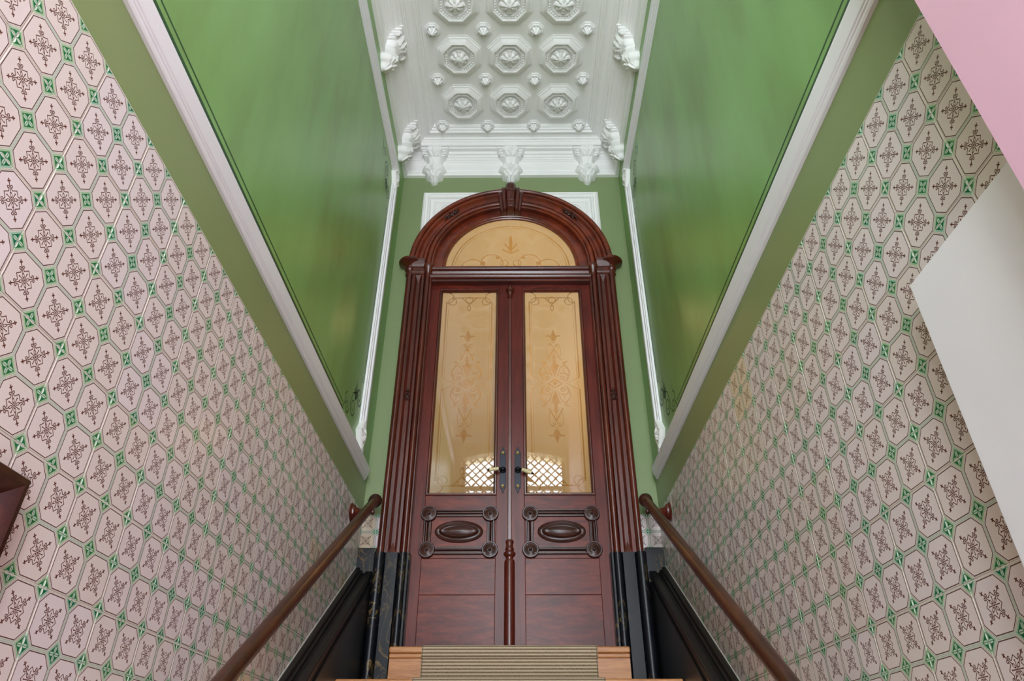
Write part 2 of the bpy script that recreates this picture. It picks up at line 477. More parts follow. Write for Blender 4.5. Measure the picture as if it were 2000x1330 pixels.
# door wall with an arched opening
CA = 4.88                                                    # centre of the arch
mb = MB()
for sg in (-1, 1):
    mb.box((min(sg * .62, sg * W), D, 0), (max(sg * .62, sg * W), D + .15, 6.6))
NS = 28
for i in range(NS):
    xa = -.62 + 1.24 * i / NS; xb = -.62 + 1.24 * (i + 1) / NS
    xm = max(abs(xa), abs(xb)); za = CA + math.sqrt(max(0, .62 ** 2 - min(abs(xa), abs(xb)) ** 2))
    mb.box((xa, D, za), (xb, D + .15, 6.6))
mb.box((-.62, D, 0), (.62, D + .15, LZ - .001))
wall_b = mb.build('wall_back', 'green_end'); tag(wall_b, 'plain green end wall around the arched mahogany doorway', 'wall', kind='structure')
for sg in (-1, 1):
    gb = MB().box((min(sg * .70, sg * W), D - .0052, 2.3), (max(sg * .70, sg * W), D, ZT)).build('grout_bed', 'grout', wall_b)
    xj = -.815 if sg < 0 else .828; w_ = W - .006 - abs(xj)
    mc = tile_mesh(w_, TS, (1 - w_ / PT) if sg < 0 else 0, 0, 'tile_cut'); mh = tile_mesh(PT, TS, 0, 0, 'tile_half')
    for r in range(2):
        part('tile', mc, None, wall_b, (xj + sg * w_ / 2, D - .002, ZT - PT - TS * r))
        part('tile', mh, None, wall_b, (xj - sg * PT / 2, D - .002, ZT - PT - TS * r))

# street wall with a tall arched opening behind the camera
mb = MB(); OW = .77; OTOP = 5.62
for sg in (-1, 1): mb.box((min(sg * OW, sg * W), YB - .3, 0), (max(sg * OW, sg * W), YB, 6.6))
for i in range(20):
    xa = -OW + 2 * OW * i / 20; xb = xa + 2 * OW / 20
    mb.box((xa, YB - .3, OTOP + .14 * (1 - (min(abs(xa), abs(xb)) / OW) ** 2)), (xb, YB, 6.6))
wall_f = mb.build('wall_front', 'cream'); tag(wall_f, 'cream street wall around the tall entrance opening', 'wall', kind='structure')
win = thing('window_1', 'tall entrance light with painted lattice grille, seen mirrored in the door glass', 'window', (0, YB - .15, 2.9), kind='structure')
yy = YB - .15
mb = MB()
mb.box((-OW, yy - .03, 5.20), (OW, yy + .03, 5.26)); mb.build('transom_rail', 'grille', win, bevel=.004)
MB().box((-OW, yy - .03, 2.84), (OW, yy + .03, 2.92)).build('transom_rail', 'grille', win, bevel=.004)
for sg in (-1, 1): MB().box((min(sg * OW, sg * (OW - .05)), yy - .03, 2.9), (max(sg * OW, sg * (OW - .05)), yy + .03, OTOP + .02)).build('window_frame', 'grille', win, bevel=.004)
step = .125
lat = 0
for k in range(-14, 15):
    for dr in (-1, 1):
        # diagonal bar through (k*step, 5.26), clipped to the opening
        pts = []
        t0, t1 = -2.36, .48
        xa = k * step * 1.0
        lo, hi = t0, t1
        if dr > 0: lo = max(lo, -OW - xa); hi = min(hi, OW - xa)
        else: lo = max(lo, xa - OW); hi = min(hi, xa + OW)
        if hi - lo < .06: continue
        MB().tube([(xa + dr * lo, yy + dr * .004, 5.26 + lo), (xa + dr * hi, yy + dr * .004, 5.26 + hi)], .011, 6).build('lattice_bar', 'grille', win)
for r in (.12, .2, .29):
    MB().tube([(r * math.cos(R(a)), yy, 5.0 + r * math.sin(R(a))) for a in range(0, 361, 15)], .012, 6).build('lattice_ring', 'grille', win)

# unseen street door added to steer the daylight: left leaf shut, right leaf open
for k, label in ((4, 'added unseen left leaf of a street door, shut to block low daylight'), (5, 'added unseen right leaf of a street door, open to let daylight onto the left wall')):
    t = thing('door_%d' % k, label, 'door', (-(OW - .002) if k == 4 else OW - .025, yy, 0), kind='structure')
    if k == 5: t.rotation_euler = (0, 0, R(-90))
    def loc(nm, mb, **kw):
        o = mb.build(nm, 'wood_v', **kw); o.parent = t
    wl_ = OW - .006
    loc('leaf', MB().box((0, -.022, .005), (wl_, .022, 2.838)), bevel=.003)
    for z0, z1 in ((.15, .85), (1.0, 1.75), (1.9, 2.72)):
        loc('panel_moulding', MB().rect(.10, wl_ - .10, z0, z1, [(0, 0), (0, .010), (.012, .016), (.026, .010), (.034, .0)], lambda x, z, h: (x, .022 + h, z)))
if True:
    t = [o for o in bpy.data.objects if o.name == 'door_5'][0]
    t.location = (OW - .025, YB - .32, 0)

# ceiling
ZC = 6.235
ceil = MB().box((-W - .15, YB - .3, ZC), (W + .15, D + .15, ZC + .12)).build('ceiling', 'plaster')
tag(ceil, 'white plaster coffered ceiling of the stairwell', 'ceiling', kind='structure')
def octo(ap, z, n=8):
    r = ap / math.cos(PI / n)
    return [(r * math.cos(2 * PI * (i + .5) / n), r * math.sin(2 * PI * (i + .5) / n), -z) for i in range(n)]
def coffer_mesh():
    mb = MB()
    prof = [(.172, -.001), (.172, .006), (.162, .009), (.158, .018), (.150, .020), (.127, .042), (.119, .046), (.113, .043), (.111, .028), (.091, .028), (.089, .034), (.083, .034), (.080, .018), (.04, .016)]
    mb.rows([octo(a, z) for a, z in prof], closed=True, caps=True)
    for i in range(32):
        ph = 2 * PI * i / 32; ap = .101 / max(math.cos(((ph + PI / 8) % (PI / 4)) - PI / 8), .9)
        mb.lathe([(.001, -.006), (.0075, -.002), (.0075, .003), (.001, .008)], (ap * math.cos(ph), ap * math.sin(ph), -.030), (0, 0, -1), 5)
    o = mb.build('coffer', 'plaster', smooth=25); me = o.data; bpy.data.objects.remove(o); return me
def boss_mesh():
    mb = MB()
    def mod(r, h, ph):
        l8 = abs(math.cos(4 * ph)) ** .6 * (.8 + .2 * abs(math.cos(12 * ph))); l4 = abs(math.cos(2 * ph)) ** 3
        k = min(1, r / .05)
        fl = 0.5 + .5 * math.cos(24 * ph)
        return r * (1 + k * (.16 * l8 + .12 * l4 - .12)), h - .010 * k * (1 - l8) + .003 * fl * k + (.006 * l4 if r > .055 else 0)
    mb.lathe([(.058, .010), (.070, .016), (.076, .026), (.072, .032), (.062, .030), (.054, .037), (.046, .047), (.034, .052), (.026, .051), (.020, .058), (.010, .063), (.002, .064)], (0, 0, 0), (0, 0, -1), 64, mod)
    o = mb.build('rosette', 'plaster', smooth=60); me = o.data; bpy.data.objects.remove(o); return me
def small_mesh():
    mb = MB()
    mb.rows([octo(a, z) for a, z in [(.058, -.001), (.058, .008), (.048, .012), (.044, .020), (.040, .020), (.038, .012), (.02, .012)]], closed=True, caps=True)
    def mod(r, h, ph): return r * (1 + .14 * math.cos(8 * ph) * min(1, r / .02)), h
    mb.lathe([(.030, .010), (.034, .022), (.026, .038), (.014, .054), (.003, .064)], (0, 0, 0), (0, 0, -1), 32, mod)
    o = mb.build('small_boss', 'plaster', smooth=40); me = o.data; bpy.data.objects.remove(o); return me
ME_COF, ME_BOSS, ME_SM = coffer_mesh(), boss_mesh(), small_mesh()
CP, RP, RY = .387, .425, 3.585
for r in range(11):
    for c in (-1, 0, 1):
        k = part('coffer', ME_COF, None, ceil, (X0 + c * CP, RY - r * RP, ZC))
        part('rosette', ME_BOSS, None, k, (X0 + c * CP, RY - r * RP, ZC - .008), scale=(.84, .84, .95))
    for c in (-1.5, -.5, .5, 1.5):
        part('small_boss', ME_SM, None, ceil, (X0 + c * CP * (.985 if abs(c) > 1 else 1), RY + RP / 2 - r * RP, ZC - (.03 if r == 0 else 0)))

# cornice, swept round the four walls (p = distance from the wall)
CORN = [(0, 5.862), (.028, 5.864), (.034, 5.876), (.034, 5.900), (.022, 5.906), (.020, 5.922), (.026, 5.928), (.026, 5.936), (.020, 5.940), (.022, 5.985), (.030, 6.02),
        (.034, 6.022), (.036, 6.032), (.044, 6.036), (.048, 6.050), (.058, 6.054), (.064, 6.066), (.078, 6.070), (.086, 6.082), (.086, 6.088), (.118, 6.090),
        (.118, 6.106), (.138, 6.110), (.142, 6.120), (.142, 6.142), (.150, 6.146), (.152, 6.158), (.162, 6.160), (.168, 6.172), (.180, 6.176), (.205, 6.178),
        (.208, 6.172), (.220, 6.172), (.226, 6.186), (.238, 6.190), (.242, 6.204), (.252, 6.206), (.256, 6.226), (.256, ZC + .01)]
mb = MB(); mb.rect(-W, W, YB, D, CORN, lambda x, z, h: (x, z, h))
corn = mb.build('trim_1', 'plaster'); tag(corn, 'white moulded plaster cornice running round the ceiling', 'cornice', kind='structure')

# ================================================================ corbels
def corbel_mesh():
    mb = MB()
    P = [(0, .130), (.10, .138), (.22, .128), (.36, .100), (.50, .070), (.60, .056), (.635, .084), (.70, .086), (.80, .074), (.90, .046), (1, .012)]
    Z = [(0, 6.112), (.10, 6.09), (.22, 6.05), (.36, 6.01), (.50, 5.965), (.60, 5.930), (.68, 5.905), (.78, 5.865), (.90, 5.815), (1, 5.770)]
    Wd = [(0, .092), (.14, .092), (.22, .080), (.34, .070), (.5, .064), (.60, .066), (.64, .108), (.72, .100), (.80, .080), (.88, .060), (.94, .034), (1, .010)]
    ns, nt_ = 44, 25; rows = []
    for i in range(ns + 1):
        s = i / ns; p = interp(P, s); z = interp(Z, s); w = interp(Wd, s)
        lob = 1 + (.10 * math.sin(s * 46) if s > .62 else .05 * math.sin(s * 40)) * (0 if s < .14 else 1)
        row = []
        for j in range(nt_ + 1):
            t = -1 + 2 * j / nt_; x = t * w * lob
            e = max(0, 1 - abs(t) ** 6)
            rel = .5 + .5 * math.cos(t * 9.4) * math.cos(s * 26 + 5 * t * t)
            leaf = .5 + .5 * math.cos((abs(t) * 3.2 + s * 9) * 4.4)
            amp = 1.0 if s < .36 else (.15 if s < .61 else 1.3)
            d = p * (.25 + .75 * e) + amp * (.010 * rel + .012 * leaf) * e * (1 if s > .12 else .2) + .010 * amp * math.exp(-(t / .13) ** 2) * (s > .1)
            if .10 < s < .34: d += .016 * math.exp(-((abs(t) - .74) / .2) ** 2) * math.sin((s - .10) / .24 * PI)
            row.append((x, -max(d, .002), z + .006 * leaf * e * (s > .6)))
        rows.append([(row[0][0], 0.002, row[0][2])] + row + [(row[-1][0], 0.002, row[-1][2])])
    mb.rows(rows, caps=True)
    o = mb.build('body', 'plaster', smooth=50); me = o.data; bpy.data.objects.remove(o)
    mb = MB()
    for k, (hw, pp, za, zb) in enumerate([(.086, .098, 6.022, 6.040), (.096, .110, 6.036, 6.056), (.108, .122, 6.053, 6.074), (.118, .136, 6.071, 6.092), (.124, .146, 6.098, 6.112)]):
        mb.box((-hw, -pp, za), (hw, .0, zb))
    o = mb.build('abacus', 'plaster'); m2 = o.data; bpy.data.objects.remove(o)
    sc = []
    for sg in (-1, 1):
        sp = [(sg * .098, -.108 - .026 * (1 - i / 26) * math.cos(i * .5), 6.045 + .026 * (1 - i / 26) * math.sin(i * .5)) for i in range(26)]
        o = MB().tube(sp, [.007] * 26, 6).build('scroll', 'plaster', smooth=60); sc.append(o.data); bpy.data.objects.remove(o)
    return me, m2, sc[0], sc[1]
CM = corbel_mesh()
def corbel(loc, rz, label):
    t = thing('corbel', label, 'corbel', (loc[0], loc[1], 5.77), 'plaster corbels under the cornice'); t.rotation_euler = (0, 0, rz)
    for n, me in zip(('body', 'abacus', 'scroll', 'scroll'), CM):
        o = bpy.data.objects.new(n, me); COL.objects.link(o); o.parent = t; o.location = (0, 0, -5.77)
corbel((X0 - .645, D), 0, 'white acanthus corbel over the left shoulder of the arched doorway')
corbel((X0, D), 0, 'white acanthus corbel directly above the keystone, half hidden by it')
corbel((X0 + .645, D), 0, 'white acanthus corbel over the right shoulder of the arched doorway')
for sg, sd in ((-1, 'left'), (1, 'right')):
    corbel((sg * W, 3.785), -sg * R(90), 'white scrolled corbel on the %s wall nearest the doorway' % sd)
    corbel((sg * W, 2.955), -sg * R(90), 'white scrolled corbel on the %s wall second from the doorway' % sd)

# ================================================================ white wall panels on the side walls
TR = [(0, 3.134), (.010, 3.136), (.014, 3.142), (.014, 3.150), (.018, 3.152), (.018, 3.158), (.022, 3.161), (.031, 3.202), (.031, 3.209), (0, 3.211)]
TOPR = [(0, 5.508), (.010, 5.510), (.012, 5.530), (.016, 5.534), (.020, 5.560), (.026, 5.565), (.030, 5.600), (.030, 5.612), (0, 5.614)]
VR = [(0, 3.672), (.012, 3.674), (.014, 3.684), (.020, 3.688), (.022, 3.706), (.032, 3.712), (.032, 3.742), (.024, 3.748), (0, 3.750)]
def diamond(sg, y, z, hy, hz, parent, name='corner_ornament'):
    x = sg * W; n = -sg
    base = [(y, z - hz), (y + hy, z), (y, z + hz), (y - hy, z)]
    mb = MB()
    rows = []
    for k, h in ((1, 0), (1, .028), (.86, .036), (.74, .031), (.70, .022), (.3, .022)):
        rows.append([(x + n * h, y + (a - y) * k, z + (b - z) * k) for a, b in base])
    mb.rows(rows, closed=True, caps=True)
    o = mb.build(name, 'plaster', parent)
    mb = MB()
    def mod(r, h, ph): return r * (1 + .28 * math.cos(4 * ph) * min(1, r / .02)), h + .003 * math.cos(12 * ph) * min(1, r / .03)
    mb.lathe([(.048, .018), (.052, .028), (.044, .034), (.034, .032), (.026, .041), (.012, .047), (.002, .048)], (x, y, z), (n, 0, 0), 40, mod)
    mb.build('rosette', 'plaster', o, smooth=60)
for sg, sd, k in ((-1, 'left', 2), (1, 'right', 3)):
    t = thing('trim_%d' % k, 'white moulded panel frame on the green %s wall' % sd, 'moulding', (sg * W, 1.3, 3.134), kind='structure')
    x = sg * W; e1 = (-sg, 0, 0)
    mb = MB(); mb.extrude(TR, (x, YB, 0), (x, 3.975, 0), e1, (0, 0, 1)); mb.build('bottom_rail', 'white_paint', t)
    mb = MB(); mb.extrude(TOPR, (x, YB, 0), (x, 3.752, 0), e1, (0, 0, 1)); mb.build('top_rail', 'white_paint', t)
    mb = MB(); mb.extrude(VR, (x, 0, 3.20), (x, 0, 5.56), e1, (0, 1, 0)); mb.build('upright', 'white_paint', t)
    diamond(sg, 3.70, 5.475, .085, .105, t); diamond(sg, 3.695, 3.308, .080, .098, t)
    # painted stencil lines inside the panel
    wl = wall_l if sg < 0 else wall_r
    xs = sg * (W - .0006)
    def ribbon(pts, w, nm='stencil_line'):
        n = len(pts); a = []; b = []
        for i in range(n):
            p0 = Vector(pts[max(i - 1, 0)]); p1 = Vector(pts[min(i + 1, n - 1)]); d = (p1 - p0).normalized()
            nn = Vector((-d.y, d.x)); ww = w[i] if hasattr(w, '__len__') else w
            a.append((xs, pts[i][0] + nn.x * ww, pts[i][1] + nn.y * ww)); b.append((xs, pts[i][0] - nn.x * ww, pts[i][1] - nn.y * ww))
        m = MB(); m.rows([a, b]); return m
    ribbon([(YB, 3.266), (3.29, 3.266)], .014).build('stencil_line', 'stencil', wl)
    ribbon([(YB, 3.306), (3.27, 3.306)], .0035).build('stencil_line', 'stencil', wl)
    ribbon([(3.652, 3.70), (3.652, 5.02)], .0055).build('stencil_line', 'stencil', wl)
    ribbon([(3.630, 3.72), (3.630, 5.00)], .0018).build('stencil_line', 'stencil', wl)
    orn = MB()
    def spiral(cy, cz, r0, turns, a0, dirn, w=.0045):
        pts = [(cy + r0 * (1 - .86 * i / 40) * math.cos(a0 + dirn * turns * 2 * PI * i / 40), cz + r0 * (1 - .86 * i / 40) * math.sin(a0 + dirn * turns * 2 * PI * i / 40)) for i in range(41)]
        m = ribbon(pts, [w * (1 - .6 * i / 40) for i in range(41)]); orn.add(m.v, m.f)
    for zc, fl in ((3.385, 1), (5.334, -1)):
        spiral(3.48, zc, .062, 1.7, PI, fl, .006); spiral(3.595, zc + fl * .125, .062, 1.7, 0, -fl, .006)
        spiral(3.36, zc - fl * .055, .042, 1.4, 0, -fl, .005); spiral(3.640, zc + fl * .275, .030, 1.3, PI, fl, .004)
        for dy, dz in ((0, .13), (-.034, .095), (.034, .10), (-.052, .055), (.046, .06)):
            m = ribbon([(3.515, zc + fl * .06), (3.515 + dy * .6, zc + fl * (.06 + dz * .6)), (3.515 + dy, zc + fl * (.06 + dz))], [.002, .009, .001]); orn.add(m.v, m.f)
        m = ribbon([(3.28, zc - fl * .10), (3.31, zc - fl * .05), (3.30, zc - fl * .01), (3.33, zc + fl * .02)], .005); orn.add(m.v, m.f)
        m = ribbon([(3.42, zc + fl * .0), (3.45, zc + fl * .075), (3.50, zc + fl * .10), (3.535, zc + fl * .125)], .004); orn.add(m.v, m.f)
    orn.build('stencil_ornament', 'stencil', wl)

# white plaster panel behind the arch on the end wall
t = thing('trim_4', 'white moulded plaster panel behind the crown of the wooden arch', 'moulding', (X0, D, 5.0), kind='structure')
PF = [(0, 0), (0, .018), (.012, .026), (.022, .022), (.026, .012), (.040, .012), (.046, .022), (.060, .022), (.066, .006), (.09, .004), (.094, .010), (.104, .010), (.108, .002)]
mb = MB(); rows = []
for cx, cz, sx, sz in ((-.72, 5.0, 1, 0), (-.72, 5.672, 1, -1), (.72, 5.672, -1, -1), (.72, 5.0, -1, 0)):
    rows.append([(X0 + cx + sx * a, D - h, cz + sz * a) for a, h in PF])
mb.rows(rows); mb.build('panel_frame', 'plaster', t)
mb = MB()
for i in range(24):
    xa = -.63 + 1.26 * i / 24; xb = xa + 1.26 / 24; xm = min(abs(xa), abs(xb))
    mb.box((X0 + xa, D - .003, CA + math.sqrt(max(0, .66 ** 2 - xm ** 2))), (X0 + xb, D, 5.58))
mb.build('panel_field', 'plaster', t)
mb = MB()
for sg in (-1, 1):
    for cx, cz, r0, tn, a0, dr in ((.52, 5.50, .045, 1.5, 0, 1), (.43, 5.53, .035, 1.4, PI, -1), (.56, 5.40, .035, 1.4, PI / 2, 1)):
        mb.tube([(X0 + sg * (cx + r0 * (1 - .8 * i / 30) * math.cos(a0 + dr * tn * 2 * PI * i / 30)), D - .006, cz + r0 * (1 - .8 * i / 30) * math.sin(a0 + dr * tn * 2 * PI * i / 30)) for i in range(31)], .006, 6)
mb.build('panel_scroll', 'plaster', t, smooth=60)

# ================================================================ door surround
sur = thing('door_surround', 'carved mahogany arched door surround with keystone and pilasters', 'door frame', (X0, D, 2.7))
JP = [(.590, -.02), (.590, .052), (.596, .058), (.603, .058), (.606, .050)] + arcpts(.625, .052, .018, 190, -10, 8)[0:0] + \
     [(.607 + .018 + .018 * math.cos(R(180 - a)), .054 + .018 * math.sin(R(a))) for a in range(0, 181, 20)] + \
     [(.645, .050), (.648, .064), (.664, .064), (.668, .060), (.680, .046), (.702, .046), (.712, .060), (.716, .066), (.732, .066), (.735, .052), (.738, .052)] + \
     [(.738 + .022 + .022 * math.cos(R(180 - a)), .056 + .026 * math.sin(R(a))) for a in range(0, 181, 15)] + [(.783, .05), (.783, -.004)]
PL_TOP = 2.695
for sg in (-1, 1):
    mb = MB(); mb.extrude([(sg * a, b) for a, b in JP], (X0, D, PL_TOP), (X0, D, 4.86), (1, 0, 0), (0, -1, 0), closed=False)
    j = mb.build('pilaster', 'wood_v', sur, smooth=35)
    # chamfer stop at the foot and the head of the channel
    for z0, dz in ((PL_TOP + .0, .07), (4.77, -.07)):
        mb = MB(); xa, xb = X0 + sg * .668, X0 + sg * .714
        mb.add([(xa, D - .064, z0), (xb, D - .064, z0), ((xa + xb) / 2, D - .046, z0 + dz), (xa, D - .04, z0), (xb, D - .04, z0), ((xa + xb) / 2, D - .04, z0 + dz)],
               [(0, 1, 2), (0, 3, 4, 1), (0, 2, 5, 3), (1, 4, 5, 2)])
        mb.build('chamfer_stop', 'wood_v', j)
    # turned button half way up
    b = MB().lathe([(.030, 0), (.032, .006), (.026, .012), (.022, .012), (.020, .020), (.011, .026), (.009, .024), (.002, .018)], (X0 + sg * .692, D - .046, 3.742), (0, -1, 0), 24).build('turned_button', 'wood_black', j, smooth=40)
    MB().lathe([(.012, 0), (.011, .006), (.004, .020), (.001, .026)], (X0 + sg * .692, D - .052, 3.775), (0, -.3, 1), 12).build('button_leaf', 'wood_black', b, smooth=50)
mb = MB()
rows = []
for i in range(65):
    ph = PI * i / 64
    rows.append([(X0 + a * math.cos(ph), D - b, CA + a * math.sin(ph)) for a, b in JP])
mb.rows(rows); arch = mb.build('arch', 'wood_arch', sur, smooth=35)
for ang in (47, 133):                                        # carved leaf sprays in the arch channel
    mb = MB(); c = Vector((X0 + .692 * math.cos(R(ang)), D - .050, CA + .692 * math.sin(R(ang))))
    T = Vector((-math.sin(R(ang)), 0, math.cos(R(ang)))); N = Vector((math.cos(R(ang)), 0, math.sin(R(ang)))); Y = Vector((0, -1, 0))
    mb.lathe([(.014, 0), (.015, .008), (.010, .014), (.002, .016)], c, Y, 12)
    for k in range(6):
        a = R(60 * k + 30); d = T * math.cos(a) * 1.5 + N * math.sin(a) * .8
        mb.tube([c + d * .010 + Y * .006, c + d * .022 + Y * .014, c + d * .036 + Y * .010, c + d * .045 + Y * .002], [.004, .009, .007, .001], 8)
    for sgn in (-1, 1):
        mb.tube([c + T * sgn * .03 + Y * .004, c + T * sgn * .06 + N * .008 + Y * .010, c + T * sgn * .085 - N * .006 + Y * .003], [.006, .009, .001], 8)
    mb.build('carved_spray', 'wood_black', arch, smooth=50)
# keystone: five half round strips on a curved bracket
key = bpy.data.objects.new('keystone', None)
KP = [(.040, 5.405), (.070, 5.408), (.088, 5.420), (.092, 5.45), (.092, 5.50), (.098, 5.54), (.112, 5.60), (.118, 5.635), (.110, 5.668), (.085, 5.692), (.04, 5.70), (0, 5.70)]
def key_strip(xc, hw, off, zt_off, round_, mat, nm, par):
    mb = MB(); rows = []
    n = 9
    for p, z in KP:
        zz = z - (zt_off if z > 5.56 else zt_off * max(0, (z - 5.40) / .16)) ; row = []
        wk = hw * (.80 + .45 * max(0, (z - 5.35) / .33))
        xk = xc * (.84 + .36 * max(0, (z - 5.35) / .33))
        for j in range(n):
            tt = -1 + 2 * j / (n - 1)
            row.append((X0 + xk + tt * wk, D - max(0, p - off + round_ * math.sqrt(max(0, 1 - tt * tt))), zz))
        rows.append([(row[0][0], D, zz)] + row + [(row[-1][0], D, zz)])
    mb.rows(rows, caps=True)
    return mb.build(nm, mat, par, smooth=45)
ko = key_strip(0, .033, .0, 0, .026, 'wood_v', 'keystone', sur)
for sg in (-1, 1):
    key_strip(sg * .049, .0135, .006, .035, .010, 'wood_v', 'keystone_strip', ko)
    key_strip(sg * .073, .013, .022, .065, .006, 'wood_v', 'keystone_strip', ko)
for zz, pp in ((5.585, .112), (5.49, .094), (5.425, .092)):  # little collars across the strips
    mb = MB(); mb.tube([(X0 - .034, D - pp - .012, zz), (X0, D - pp - .028, zz), (X0 + .034, D - pp - .012, zz)], .005, 8); mb.build('keystone_collar', 'wood_v', ko, smooth=50)
# capitals
for sg in (-1, 1):
    cap = MB().lathe([(.022, 4.755), (.030, 4.762), (.030, 4.774), (.023, 4.780), (.023, 4.794), (.030, 4.800), (.037, 4.814), (.036, 4.830), (.029, 4.838), (.031, 4.844), (.044, 4.850), (.060, 4.862), (.078, 4.868), (.086, 4.874), (.088, 4.884), (.083, 4.894), (.060, 4.902), (.03, 4.904)], (X0 + sg * .762, D - .052, 0), (0, 0, 1), 32).build('capital', 'wood_v', sur, smooth=40)
    CP_ = [(.06, 4.765), (.070, 4.768), (.070, 4.784), (.074, 4.790), (.074, 4.825), (.082, 4.832), (.092, 4.850), (.104, 4.868), (.108, 4.884), (.108, 4.896), (.04, 4.900)]
    mb = MB(); mb.extrude(CP_ + [(0, 4.90), (0, 4.765)], (X0 + sg * .648, D, 0), (X0 + sg * .745, D, 0), (0, -1, 0), (0, 0, 1)); mb.build('capital_block', 'wood_v', cap)
    MB().lathe([(.018, 4.745), (.026, 4.752), (.026, 4.762), (.020, 4.768), (.022, 4.79), (.034, 4.806), (.044, 4.826), (.050, 4.846), (.048, 4.858), (.02, 4.862)], (X0 + sg * .622, D - .050, 0), (0, 0, 1), 28).build('capital_ring', 'wood_v', cap, smooth=40)
# transom bar
TB = [(.0, 4.712), (.052, 4.712), (.052, 4.722), (.046, 4.726), (.046, 4.734)] + [(.046 + .026 * math.sin(R(a)), 4.758 - .024 * math.cos(R(a))) for a in range(0, 181, 20)] + [(.044, 4.786), (.050, 4.794), (.054, 4.808), (.072, 4.816), (.076, 4.828), (.076, 4.838), (-.02, 4.842), (-.02, 4.712)]
mb = MB(); mb.extrude(TB, (X0 - .60, D, 0), (X0 + .60, D, 0), (0, -1, 0), (0, 0, 1)); mb.build('transom', 'wood_h', sur, smooth=30)
# lunette: board, bead and pane
mb = MB(); rows = []
LP = [(.625, .012), (.524, .012), (.522, .018), (.516, .020), (.510, .016), (.507, .006), (.500, .002), (.500, -.02)]
for i in range(65):
    ph = PI * i / 64
    rows.append([(X0 + a * math.cos(ph), D - b, CA + .010 + a * math.sin(ph)) for a, b in LP])
rows = [[(p[0], p[1], 4.83) for p in rows[0]]] + rows + [[(p[0], p[1], 4.83) for p in rows[-1]]]
mb.rows(rows); lf = mb.build('lunette_frame', 'wood_arch', sur, smooth=35)
mb = MB(); arc = [(X0 + .505 * math.cos(PI * i / 48), D + .014, CA + .010 + .505 * math.sin(PI * i / 48)) for i in range(49)]
pts = [(X0 + .505, D + .014, 4.83)] + arc + [(X0 - .505, D + .014, 4.83)]
back = [(x, y + .004, z) for x, y, z in pts]
mb.add(pts, [tuple(range(len(pts)))])
gl = mb.build('lunette_pane', 'lunette', sur, uvf=lambda p: (p.x - X0, p.z - 4.865))
gl['label'] = 'half round etched glass pane'

